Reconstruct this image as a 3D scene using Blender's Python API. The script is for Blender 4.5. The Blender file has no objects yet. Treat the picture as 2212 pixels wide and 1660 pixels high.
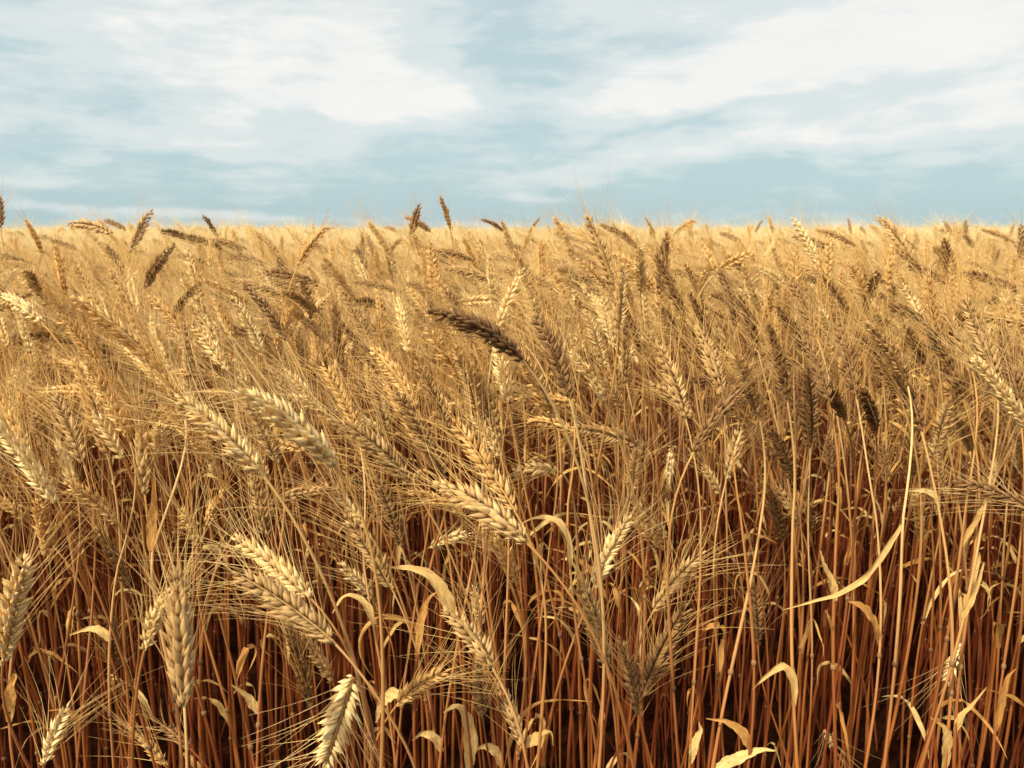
import bpy, math, random
import numpy as np
from mathutils import Vector, noise

random.seed(7); RNG = np.random.default_rng(7)
scene = bpy.context.scene
COL = scene.collection
R = math.radians

# ------------------------------------------------------------------ camera
W, H, F = 2212.0, 1660.0, 1741.0          # photo measured on a 2212 x 1660 grid
PITCH = math.atan((830 - 497) / F)
CAMZ = 1.0
cam_data = bpy.data.cameras.new('camera'); cam = bpy.data.objects.new('camera', cam_data)
COL.objects.link(cam); scene.camera = cam
cam.location = (0, 0, CAMZ); cam.rotation_euler = (math.pi / 2 - PITCH, 0, 0)
cam_data.sensor_width = 36; cam_data.lens = 36 * F / W
cam_data.clip_start = 0.02; cam_data.clip_end = 5000
cam_data.dof.use_dof = True; cam_data.dof.focus_distance = 0.85; cam_data.dof.aperture_fstop = 13.0
CP, SP = math.cos(PITCH), math.sin(PITCH)

def ray(px, py):
    a, b = (px - 1106) / F, (830 - py) / F
    return np.array([a, CP + b * SP, -SP + b * CP])
def at(px, py, d):                          # the point of a viewing ray d metres ahead
    r = ray(px, py); return np.array([0, 0, CAMZ]) + r * (d / r[1])
def pix(p):
    x, y, z = p[0], p[1], p[2] - CAMZ
    f = y * CP - z * SP; u = y * SP + z * CP
    return 1106 + F * x / f, 830 - F * u / f

# ------------------------------------------------------------------ materials
def newmat(name):
    m = bpy.data.materials.new(name); m.use_nodes = True
    nt = m.node_tree; nt.nodes.clear()
    return m, nt
def N(nt, t, **kw):
    n = nt.nodes.new(t)
    for k, v in kw.items(): setattr(n, k, v)
    return n
def mixc(nt, fac, a, b, blend='MIX'):
    n = N(nt, 'ShaderNodeMix', data_type='RGBA', blend_type=blend)
    for sock, v in ((n.inputs['Factor'], fac), (n.inputs['A'], a), (n.inputs['B'], b)):
        if hasattr(v, 'links'): nt.links.new(v, sock)
        elif isinstance(v, (int, float)): sock.default_value = v
        else: sock.default_value = (*v, 1)
    return n.outputs['Result']
def ramp(nt, fac, stops, interp='LINEAR'):
    n = N(nt, 'ShaderNodeValToRGB'); cr = n.color_ramp; cr.interpolation = interp
    while len(cr.elements) < len(stops): cr.elements.new(0.5)
    for e, (p, c) in zip(cr.elements, stops):
        e.position = p; e.color = (*c, 1) if not isinstance(c, (int, float)) else (c, c, c, 1)
    nt.links.new(fac, n.inputs[0]); return n.outputs[0]
def math_(nt, op, a, b=None, c=None, clamp=False):
    n = N(nt, 'ShaderNodeMath', operation=op); n.use_clamp = clamp
    for i, v in enumerate((a, b, c)):
        if v is None: continue
        if hasattr(v, 'links'): nt.links.new(v, n.inputs[i])
        else: n.inputs[i].default_value = v
    return n.outputs[0]

def straw(name, c_lo, c_hi, rough=0.55, trans=0.25, streak=(1, 1, 1), sscale=1.0, tip=None, foot_shade=None, spec=0.3, span=(.42, .84), blot=False):
    """dry straw: colour varies per piece ('var'), per stalk (object random), along the piece ('loc'), with fine fibres"""
    m, nt = newmat(name)
    out = N(nt, 'ShaderNodeOutputMaterial')
    var = N(nt, 'ShaderNodeAttribute', attribute_name='var').outputs['Fac']
    loc = N(nt, 'ShaderNodeAttribute', attribute_name='loc')
    oi = N(nt, 'ShaderNodeObjectInfo').outputs['Random']
    mp = N(nt, 'ShaderNodeMapping'); mp.inputs['Scale'].default_value = streak
    nt.links.new(loc.outputs['Vector'], mp.inputs[0])
    ns = N(nt, 'ShaderNodeTexNoise'); ns.inputs['Scale'].default_value = sscale; ns.inputs['Detail'].default_value = 3
    nt.links.new(mp.outputs[0], ns.inputs['Vector'])
    f = math_(nt, 'ADD', math_(nt, 'MULTIPLY', var, 0.5), math_(nt, 'MULTIPLY', ns.outputs['Fac'], 0.5))
    f = math_(nt, 'ADD', f, math_(nt, 'MULTIPLY_ADD', oi, 0.3, -0.15), clamp=True)
    col = ramp(nt, f, [(0.15, c_lo), (0.85, c_hi)])
    sep = N(nt, 'ShaderNodeSeparateXYZ'); nt.links.new(loc.outputs['Vector'], sep.inputs[0])
    if blot:
        n3 = N(nt, 'ShaderNodeTexNoise'); n3.inputs['Scale'].default_value = 3.2; n3.inputs['Detail'].default_value = 6; n3.inputs['Roughness'].default_value = .7
        nt.links.new(loc.outputs['Vector'], n3.inputs['Vector'])
        col = mixc(nt, ramp(nt, n3.outputs['Fac'], [(.50, 0.0), (.72, .7)]), col, tuple(c * .42 for c in c_lo))
        n4 = N(nt, 'ShaderNodeTexNoise'); n4.inputs['Scale'].default_value = 26; n4.inputs['Detail'].default_value = 2
        nt.links.new(loc.outputs['Vector'], n4.inputs['Vector'])
        col = mixc(nt, ramp(nt, n4.outputs['Fac'], [(.62, 0.0), (.70, .7)]), col, tuple(c * .35 for c in c_lo))
    if tip is not None:                     # darker or paler towards z = 1 of a husk
        col = mixc(nt, ramp(nt, sep.outputs['Z'], [(0.55, 0.0), (1.0, 0.8)]), col, tip)
    if tip is not None:
        col = mixc(nt, ramp(nt, sep.outputs['Z'], [(0.0, 0.75), (0.30, 0.0)]), col, tuple(c * .55 for c in c_lo))
    if foot_shade is not None:                    # dark red shade low in the stand, painted into the straw colour
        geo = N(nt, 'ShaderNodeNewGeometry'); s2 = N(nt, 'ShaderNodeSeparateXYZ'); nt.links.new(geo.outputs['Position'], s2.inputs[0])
        col = mixc(nt, ramp(nt, s2.outputs['Z'], [(span[0], 1.0), (span[1], 0.0)]), col, foot_shade)
    bs = N(nt, 'ShaderNodeBsdfPrincipled'); nt.links.new(col, bs.inputs['Base Color'])
    bs.inputs['Roughness'].default_value = rough; bs.inputs['Specular IOR Level'].default_value = spec
    bmp = N(nt, 'ShaderNodeBump'); bmp.inputs['Strength'].default_value = 0.6; bmp.inputs['Distance'].default_value = 0.0006
    nt.links.new(ns.outputs['Fac'], bmp.inputs['Height']); nt.links.new(bmp.outputs[0], bs.inputs['Normal'])
    if trans > 0:
        tr = N(nt, 'ShaderNodeBsdfTranslucent'); nt.links.new(col, tr.inputs[0])
        mx = N(nt, 'ShaderNodeMixShader'); mx.inputs[0].default_value = trans
        nt.links.new(bs.outputs[0], mx.inputs[1]); nt.links.new(tr.outputs[0], mx.inputs[2])
        nt.links.new(mx.outputs[0], out.inputs[0])
    else: nt.links.new(bs.outputs[0], out.inputs[0])
    return m

TONES = {
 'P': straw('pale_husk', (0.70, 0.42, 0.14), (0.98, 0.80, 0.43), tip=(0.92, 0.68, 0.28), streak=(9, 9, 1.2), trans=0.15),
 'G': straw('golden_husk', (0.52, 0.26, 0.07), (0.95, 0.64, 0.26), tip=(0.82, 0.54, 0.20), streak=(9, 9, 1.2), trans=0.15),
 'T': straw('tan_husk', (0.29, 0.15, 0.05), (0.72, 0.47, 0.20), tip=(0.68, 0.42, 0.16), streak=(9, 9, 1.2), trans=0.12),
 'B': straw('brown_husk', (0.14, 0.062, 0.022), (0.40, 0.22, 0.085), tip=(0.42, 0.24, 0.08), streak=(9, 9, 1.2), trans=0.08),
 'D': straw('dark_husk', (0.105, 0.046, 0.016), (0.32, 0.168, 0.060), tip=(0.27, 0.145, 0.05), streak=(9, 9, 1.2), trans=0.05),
}
AWN = {'P': straw('pale_awn', (0.92, 0.64, 0.27), (0.98, 0.81, 0.44), trans=0.45, sscale=3),
       'F': straw('far_haze_awn', (0.96, 0.74, 0.36), (0.99, 0.86, 0.52), trans=0.5, sscale=3),  # lighter awn for the far crop: bright haze painted into its colour
       'G': straw('golden_awn', (0.84, 0.53, 0.18), (0.97, 0.73, 0.32), trans=0.45, sscale=3),
       'B': straw('brown_awn', (0.45, 0.25, 0.09), (0.75, 0.50, 0.21), trans=0.35, sscale=3)}
AWNOF = {'P': 'P', 'G': 'G', 'T': 'G', 'B': 'G', 'D': 'B'}
STEM = {'pale': straw('pale_straw', (0.50, 0.29, 0.09), (0.80, 0.56, 0.25), trans=0, streak=(30, 30, 60), foot_shade=(0.36, 0.115, 0.028), rough=0.6, spec=.2, blot=True),
        'red': straw('russet_straw', (0.38, 0.17, 0.045), (0.62, 0.36, 0.12), trans=0, streak=(30, 30, 60), foot_shade=(0.23, 0.056, 0.015), rough=0.6, spec=.2, blot=True)}
STEM['crop'] = straw('crop_straw', (0.46, 0.25, 0.075), (0.80, 0.56, 0.25), trans=0, streak=(30, 30, 60), foot_shade=(0.17, 0.038, 0.012), rough=0.7, spec=.1, span=(.50, .86))  # darker foot, starting higher: shade among the rear stalks painted in
NODE = straw('straw_node', (0.12, 0.05, 0.02), (0.30, 0.15, 0.06), trans=0, sscale=30)
LEAF = {'pale': straw('pale_dry_leaf', (0.64, 0.36, 0.10), (0.97, 0.70, 0.30), trans=0.35, streak=(16, 1, 1.0), rough=0.75, spec=.12, blot=True),
        'red': straw('russet_dry_leaf', (0.46, 0.20, 0.05), (0.82, 0.45, 0.14), trans=0.35, streak=(16, 1, 1.0), rough=0.75, spec=.12, blot=True)}

# ------------------------------------------------------------------ mesh building
class MB:
    def __init__(s): s.v = []; s.q = []; s.mi = []; s.var = []; s.loc = []; s.n = 0
    def add(s, v, q, var, loc, mi=0):
        v = np.asarray(v, float); q = np.asarray(q, int)
        s.v.append(v); s.q.append(q + s.n); s.mi.append(np.full(len(q), mi)); s.n += len(v)
        s.var.append(np.full(len(v), var) if np.isscalar(var) else var); s.loc.append(loc)
    def build(s, name, mats, parent=None, origin=None, link=True):
        v = np.concatenate(s.v); q = np.concatenate(s.q)
        if origin is not None: v = v - origin
        me = bpy.data.meshes.new(name)
        me.vertices.add(len(v)); me.vertices.foreach_set('co', v.ravel())
        me.loops.add(q.size); me.loops.foreach_set('vertex_index', q.ravel())
        me.polygons.add(len(q)); me.polygons.foreach_set('loop_start', np.arange(0, q.size, 4))
        for m in mats: me.materials.append(m)
        me.polygons.foreach_set('material_index', np.concatenate(s.mi))
        me.update(calc_edges=True); me.validate()
        a = me.attributes.new('var', 'FLOAT', 'POINT'); a.data.foreach_set('value', np.concatenate(s.var))
        a = me.attributes.new('loc', 'FLOAT_VECTOR', 'POINT'); a.data.foreach_set('vector', np.concatenate(s.loc).ravel())
        me.shade_smooth()
        o = bpy.data.objects.new(name, me)
        if link: COL.objects.link(o)
        if parent is not None: o.parent = parent
        return o

def nrm(v): return v / (np.linalg.norm(v) + 1e-12)
def frames(P, ref=None):
    """parallel-transport frames along a polyline"""
    T = np.gradient(P, axis=0); T /= np.linalg.norm(T, axis=1)[:, None]
    r = np.array([1.0, 0.2, 0.1]) if ref is None else ref
    u = nrm(r - T[0] * np.dot(r, T[0])); U = [u]
    for t in T[1:]:
        u = nrm(u - t * np.dot(u, t)); U.append(u)
    U = np.array(U); V = np.cross(T, U)
    return T, U, V
def tubefaces(nr, ns):
    q = []
    for i in range(nr - 1):
        for j in range(ns):
            k = (j + 1) % ns
            q.append((i * ns + j, i * ns + k, (i + 1) * ns + k, (i + 1) * ns + j))
    return np.array(q)
_tf = {}
def tube(mb, P, rad, ns=6, var=0.5, mi=0):
    P = np.asarray(P); T, U, V = frames(P); a = np.arange(ns) * 2 * math.pi / ns
    rad = np.broadcast_to(rad, (len(P),))
    v = P[:, None] + rad[:, None, None] * (np.cos(a)[None, :, None] * U[:, None] + np.sin(a)[None, :, None] * V[:, None])
    t = np.linspace(0, 1, len(P))
    loc = np.stack([np.broadcast_to(np.cos(a), (len(P), ns)) * 0.1, np.broadcast_to(np.sin(a), (len(P), ns)) * 0.1,
                    np.broadcast_to(t[:, None], (len(P), ns))], -1)
    key = (len(P), ns)
    if key not in _tf: _tf[key] = tubefaces(*key)
    mb.add(v.reshape(-1, 3), _tf[key], var, loc.reshape(-1, 3) + var * 3, mi)

# one husk (floret): pointed teardrop along +z, keel towards +y
HR = [(0, .28), (.10, .66), (.28, 1.0), (.48, .93), (.68, .60), (.86, .24), (1.0, .04)]
def husk_template(hi):
    ns = 8 if hi else 5
    rings = HR if hi else [(0, .35), (.3, 1.0), (.65, .75), (1.0, .03)]
    v, l = [], []
    for t, r in rings:
        for j in range(ns):
            a = 2 * math.pi * j / ns
            x, y = math.cos(a) * r, math.sin(a) * r * 0.72
            y += (0.22 * r if abs(a - math.pi / 2) < 0.1 else 0) - 0.25 * (t - .4) ** 2
            v.append((x, y, t)); l.append((x * 0.5, y * 0.5, t))
    return np.array(v), tubefaces(len(rings), ns), np.array(l)
HT = {True: husk_template(True), False: husk_template(False)}

def ear_geometry(base, ctrl, tip, roll, rng, hi=True, awn=1.0, plump=1.0, mb=None, ab=None, mi_e=0, mi_a=0, awn_sides=3, awn_seg=5, lod=0, open_=1.0):
    """husks into mb, awns into ab; the axis is the quadratic curve base-ctrl-tip"""
    L = (np.linalg.norm(ctrl - base) + np.linalg.norm(tip - ctrl) + np.linalg.norm(tip - base)) / 2
    n = int(round(L / 0.0043)) if lod == 0 else (14 if lod == 1 else 9)
    n = max(n, 9)
    t = np.linspace(0, 1, n + 1)[:, None]
    P = (1 - t) ** 2 * base + 2 * t * (1 - t) * ctrl + t ** 2 * tip
    T, U, V = frames(P)
    c, s = math.cos(roll), math.sin(roll)
    A = U * c + V * s; B = -U * s + V * c
    # rachis
    tube(mb, P, np.linspace(0.0013, 0.0006, len(P)), 4, 0.4, mi_e)
    tv, tq, tl = HT[hi]
    sc0 = (L / 0.085) ** 0.5 * plump * 1.12 * (1.0 if lod == 0 else 1.25 if lod == 1 else 1.7)
    for i in range(n + 1):
        f = i / n
        size = sc0 * (0.62 + 0.38 * min(1, f * 5)) * (1 - 0.42 * max(0, f - .55) / .45)
        size *= 1 + rng.normal() * .09
        side = 1 if i % 2 else -1
        p, tt, a, b = P[i], T[i], A[i], B[i]
        if i == n: items = [(0, 0.0, 0.0), (0, .35, 0.0), (0, -.35, .0)]; side = 0
        else: items = [(1, 0.0, .30), (1, .46, .20), (1, -.46, .20)] if lod < 2 else [(1, .3, .25), (1, -.3, .25)]
        if lod == 0 and i < n: items += [(2, .62, .34), (2, -.62, .34)]
        for kind, fan, out in items:
            k = open_ * (1.15 + rng.normal() * .28)
            out_a = (out + .21) * side * k; fan_a = fan * 0.62 * k + rng.normal() * .10
            d = nrm(tt + a * math.tan(out_a) + b * math.tan(fan_a))
            hl = 0.0122 * size * (1 if kind < 2 else .80) * (1 + rng.normal() * .08); hw = 0.00218 * size * (1 if kind < 2 else .85) * (1 + rng.normal() * .10)
            if kind == 0 and i == n: hl *= .9
            o = p + a * side * 0.0012 * size + b * math.sin(fan) * 0.0030 * size * (1 if kind < 2 else 1.15) - (tt * 0.002 * size if kind == 2 else 0)
            o = o + a * side * (0.0014 if kind == 1 and fan == 0 else 0.0) * size
            outv = nrm(a * side * 1.0 + b * math.sin(fan) * 1.6) if side else nrm(b * (1 if fan >= 0 else -1) + a * .3)
            yv = nrm(outv - d * np.dot(outv, d)); xv = np.cross(yv, d)
            M = np.stack([xv * hw, yv * hw, d * hl])
            mb.add(tv @ M + o, tq, float(rng.uniform(0, 1)), tl + rng.uniform(0, 50), mi_e) if False else \
                mb.add(tv @ M + o, tq, float(rng.uniform(0, 1)), tl + np.array([rng.uniform(0, 50), 0, 0]), mi_e)
            if ab is not None and kind < 2:
                ks = 1.0 if lod or base[1] < 1.15 else .62
                if rng.random() < ((.46 if base[1] > .3 else .5) if lod == 0 else .3): continue
                al = ks * awn * rng.uniform(.7, 1.25) * (0.074 if f > .3 else 0.062) * (.75 + .5 * math.sin(math.pi * min(1, f + .15)))
                q0 = o + d * hl * .93
                d2 = nrm(d + tt * .28 + rng.normal(size=3) * .11)
                curve = nrm(a * side + b * fan + 1e-3) * rng.uniform(-.04, .30) + rng.normal(size=3) * .03
                u = np.linspace(0, 1, awn_seg + 1)[:, None]
                Q = q0 + d2 * al * u + curve * al * u ** 2
                w = ((0.00027 if base[1] < .3 else 0.00036 if base[1] < .9 else 0.00027 if base[1] < 1.4 else 0.00020) if lod == 0 else 0.00040 if lod == 1 else 0.0008) * np.linspace(1, .25, awn_seg + 1)
                if lod == 0: tube(ab, Q, w, awn_sides, float(rng.uniform(0, 1)), mi_a)
                else:
                    sv = nrm(np.cross(d2, rng.normal(size=3)))
                    v = np.stack([Q - sv * w[:, None], Q + sv * w[:, None]], 1).reshape(-1, 3)
                    qq = np.array([(2 * j, 2 * j + 1, 2 * j + 3, 2 * j + 2) for j in range(awn_seg)])
                    ab.add(v, qq, float(rng.uniform(0, 1)), v * 0 + rng.uniform(0, 9), mi_a)

def bez(p0, p1, p2, p3, n):
    t = np.linspace(0, 1, n)[:, None]
    return (1 - t) ** 3 * p0 + 3 * t * (1 - t) ** 2 * p1 + 3 * t * t * (1 - t) * p2 + t ** 3 * p3
def stem_path(g, e, ax, rng, n=26, hook=None):
    h = e[2] - g[2]
    hk = hook if hook is not None else min(0.16, 0.25 * h)
    lean = rng.normal(size=2) * 0.05
    P = bez(g, g + np.array([lean[0], lean[1], h * .55]), e - ax * hk, e, n)
    amp = rng.normal(size=2) * .0035; ph = rng.uniform(0, 6)
    t = np.linspace(0, 1, n)
    w = np.sin(t * 9 + ph) * np.sin(t * math.pi)
    P[:, 0] += w * amp[0]; P[:, 1] += w * amp[1]
    return P
NODES = (0.13, 0.30, 0.53)
def stem_radius(n, r0):
    t = np.linspace(0, 1, n)
    r = r0 * (1.0 - 0.50 * t)
    for a in NODES:                           # leaf sheath hugging the straw above each node
        r = np.where((t > a) & (t < a + .13), r * 1.16, r)
    r[-1] *= 1.25
    return r
def resample(pts, n):
    """smooth curve through points (Catmull-Rom)"""
    pts = np.array(pts); Pp = np.vstack([2 * pts[0] - pts[1], pts, 2 * pts[-1] - pts[-2]])
    out = []; k = len(pts) - 1
    for t in np.linspace(0, k - 1e-6, n):
        i = int(t); u = t - i; a, b, c, d = Pp[i:i + 4]
        out.append(.5 * (2 * b + (c - a) * u + (2 * a - 5 * b + 4 * c - d) * u * u + (3 * b - a - 3 * c + d) * u ** 3))
    return np.array(out)
def ribbon(mb, P, width, face, twist=0.0, cup=.25, rng=RNG, mi=0, var=.5, taper=(.6, 1.0)):
    """a thin dry blade: veins, rolled edges, crinkles, frayed rim, tapering to a point"""
    P = resample(P, max(26, len(P))); n = len(P); T = np.gradient(P, axis=0); T /= np.linalg.norm(T, axis=1)[:, None]
    t = np.linspace(0, 1, n); v = []; l = []; na = 9
    ph = rng.uniform(0, 6, 6); roll = rng.uniform(.3, 1.3)
    for i in range(n):
        s = nrm(np.cross(T[i], face)); nn = np.cross(s, T[i]); a = twist * t[i] + .22 * math.sin(t[i] * 8 + ph[0]) + .1 * math.sin(t[i] * 21 + ph[1])
        s2 = s * math.cos(a) + nn * math.sin(a); n2 = np.cross(s2, T[i])
        w = width * (taper[0] + (1 - taper[0]) * min(1, t[i] * 5)) * (1 - max(0, t[i] - .35) / .65 * taper[1]) + .0003
        c = cup * (.5 + roll * t[i] + .4 * math.sin(t[i] * 6 + ph[2]))
        for j in range(na):
            x = j / (na - 1) * 2 - 1
            xe = x * (1 + (.10 * math.sin(t[i] * 31 + ph[3] + x) + rng.normal() * .05) * (abs(x) > .8))
            th = xe * c * 1.6                      # rolled cross-section
            sx = math.sin(th) / (c * 1.6 + 1e-3); sz = (1 - math.cos(th)) / (c * 1.6 + 1e-3)
            cr = .07 * math.sin(13 * t[i] + 4 * x + ph[4]) + .05 * math.sin(37 * t[i] - 5 * x + ph[5]) + .035 * math.cos(x * 14)
            v.append(P[i] + s2 * w * .5 * sx + n2 * w * .5 * (sz + cr))
            l.append((x * .5 + var * 7, 0, t[i] * 3))
    q = [(i * na + j, i * na + j + 1, (i + 1) * na + j + 1, (i + 1) * na + j) for i in range(n - 1) for j in range(na - 1)]
    mb.add(np.array(v), np.array(q), var, np.array(l), mi)
def loose_leaf_path(P, i, rng, ln=None, droop=None):
    """a dry leaf that leaves the straw at ring i, rises, folds over and hangs"""
    o = P[i]; az = rng.uniform(0, 2 * math.pi); h = np.array([math.cos(az), math.sin(az), 0])
    ln = ln or rng.uniform(.07, .17); droop = droop or rng.uniform(1.2, 3.4)
    pts = [o.copy()]; ang = rng.uniform(.9, 1.35); st = ln / 14
    for k in range(14):
        pts.append(pts[-1] + st * (h * math.cos(ang) + np.array([0, 0, math.sin(ang)])))
        ang -= droop / 14 * (1.8 if 3 < k < 9 else .5) * rng.uniform(.2, 1.9)
        h = nrm(h + np.array([rng.normal(), rng.normal(), 0]) * .08)
    return np.array(pts), np.cross(h, [0, 0, 1]) if False else h

# ------------------------------------------------------------------ one wheat stalk as a thing with parts
GROUP = 'bearded wheat stalks standing at the edge of the field'
COUNT = 0; EARS = []
def stalk(base, tip, tone, label, rng, bow=None, g=None, roll=None, stemk=None, leafpix=(), plump=1.0, awn=1.0, nleaf=0, hook=None, hi=True, broken=False, thick=1.0, open_=1.0, through=None):
    global COUNT; COUNT += 1
    d3 = tip - base; L = np.linalg.norm(d3); ax = d3 / L
    if bow is None: bow = 0.10 * min(1, math.hypot(ax[0], ax[1]) * 1.3) * (1 if ax[2] > -.3 else -.3)
    up = nrm(np.array([0, 0, 1.0]) - ax * ax[2] * .999 + 1e-4)
    ctrl = (base + tip) / 2 + up * 2 * bow * L * .5 * 2 * .5
    ax0 = nrm(ctrl - base)
    if g is None:
        k = base[2]
        g = np.array([base[0] - ax[0] * .06 * k + rng.normal() * .03 + .02, base[1] - min(.03, ax[1] * .04) + abs(rng.normal()) * .03, 0])
    root = bpy.data.objects.new('wheat_stalk', None); COL.objects.link(root); root.location = g
    root.empty_display_size = .05
    root['label'] = label; root['category'] = 'wheat stalk'; root['group'] = GROUP
    depth = base[1]
    n = 30; P = stem_path(g, base, ax0, rng, n, hook)
    if through is not None:                 # the straw passes where its leaf leaves it
        i0 = int(np.argmin(abs(P[:, 2] - through[2]))); t_ = np.linspace(0, 1, n)
        P[:, :2] += (through - P[i0])[None, :2] * (np.exp(-((t_ - t_[i0]) / .30) ** 2) * np.clip((1 - t_) * 4, 0, 1))[:, None]
        P[0, 2] = 0
    stemk = stemk or ('pale' if rng.random() < .5 else 'red')
    r0 = rng.uniform(.0015, .0024) * thick
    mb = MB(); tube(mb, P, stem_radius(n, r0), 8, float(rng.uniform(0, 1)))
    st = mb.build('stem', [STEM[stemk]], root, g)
    for a in NODES[1:] if depth < 1.0 else ():
        i = int(a * (n - 1)); i2 = i + 1
        c = P[i] * .6 + P[i2] * .4; dd = nrm(P[i2] - P[i]); s = np.linspace(-1, 1, 7)
        mb = MB(); tube(mb, c + dd * s[:, None] * .0034, r0 * (.72 + .72 * np.sqrt(np.maximum(0, 1 - s * s))), 8, float(rng.uniform(0, 1)))
        mb.build('node', [NODE], st, g)
    if not broken:
        mb, ab = MB(), MB()
        ear_geometry(base, ctrl, tip, roll if roll is not None else rng.uniform(0, math.pi), rng, hi, awn, plump, mb, ab, open_=open_)
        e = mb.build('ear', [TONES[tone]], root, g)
        ab.build('awns', [AWN[AWNOF[tone]]], e, g)
    for k in range(nleaf):
        i = int(random.choice([.53, .66, .43, .32]) * (n - 1))
        pts, h = loose_leaf_path(P, i, rng)
        mb = MB(); ribbon(mb, pts, rng.uniform(.005, .009), h * -1, rng.uniform(-2.5, 2.5), .3, rng, 0, float(rng.uniform(0, 1)))
        mb.build('leaf', [LEAF['pale' if rng.random() < .55 else 'red']], root, g)
    for (pts, width, kind, tw) in leafpix:
        mb = MB(); Q = resample(pts, 30); width = width * .92; tw = tw + rng.uniform(-.8, .9)
        ribbon(mb, Q, width, np.array([.2, -.55, .8]), tw, .5, rng, 0, float(rng.uniform(0.2, 1)), taper=(.45, .9))
        mb.build('leaf', [LEAF[kind]], root, g)
    EARS.append((pix((base + tip) / 2), tone, ax, base, label))
    return root

def hero(bx, by, tx, ty, tone, label, d=None, L=.086, dz=None, **kw):
    rng = np.random.default_rng(int(bx * 7 + by * 13 + tx))
    pxl = math.hypot(bx - tx, by - ty)
    phi = rng.uniform(-.35, .45) if dz is None else 0
    if d is None: d = L * math.cos(phi) * F / pxl * .97
    zz = dz if dz is not None else L * math.sin(phi)
    b = at(bx, by, d); t = at(tx, ty, d + zz)
    nl = kw.pop('nleaf', 1 if rng.random() < .35 else 0)
    return stalk(b, t, tone, label, rng, nleaf=nl, **kw)

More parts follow.
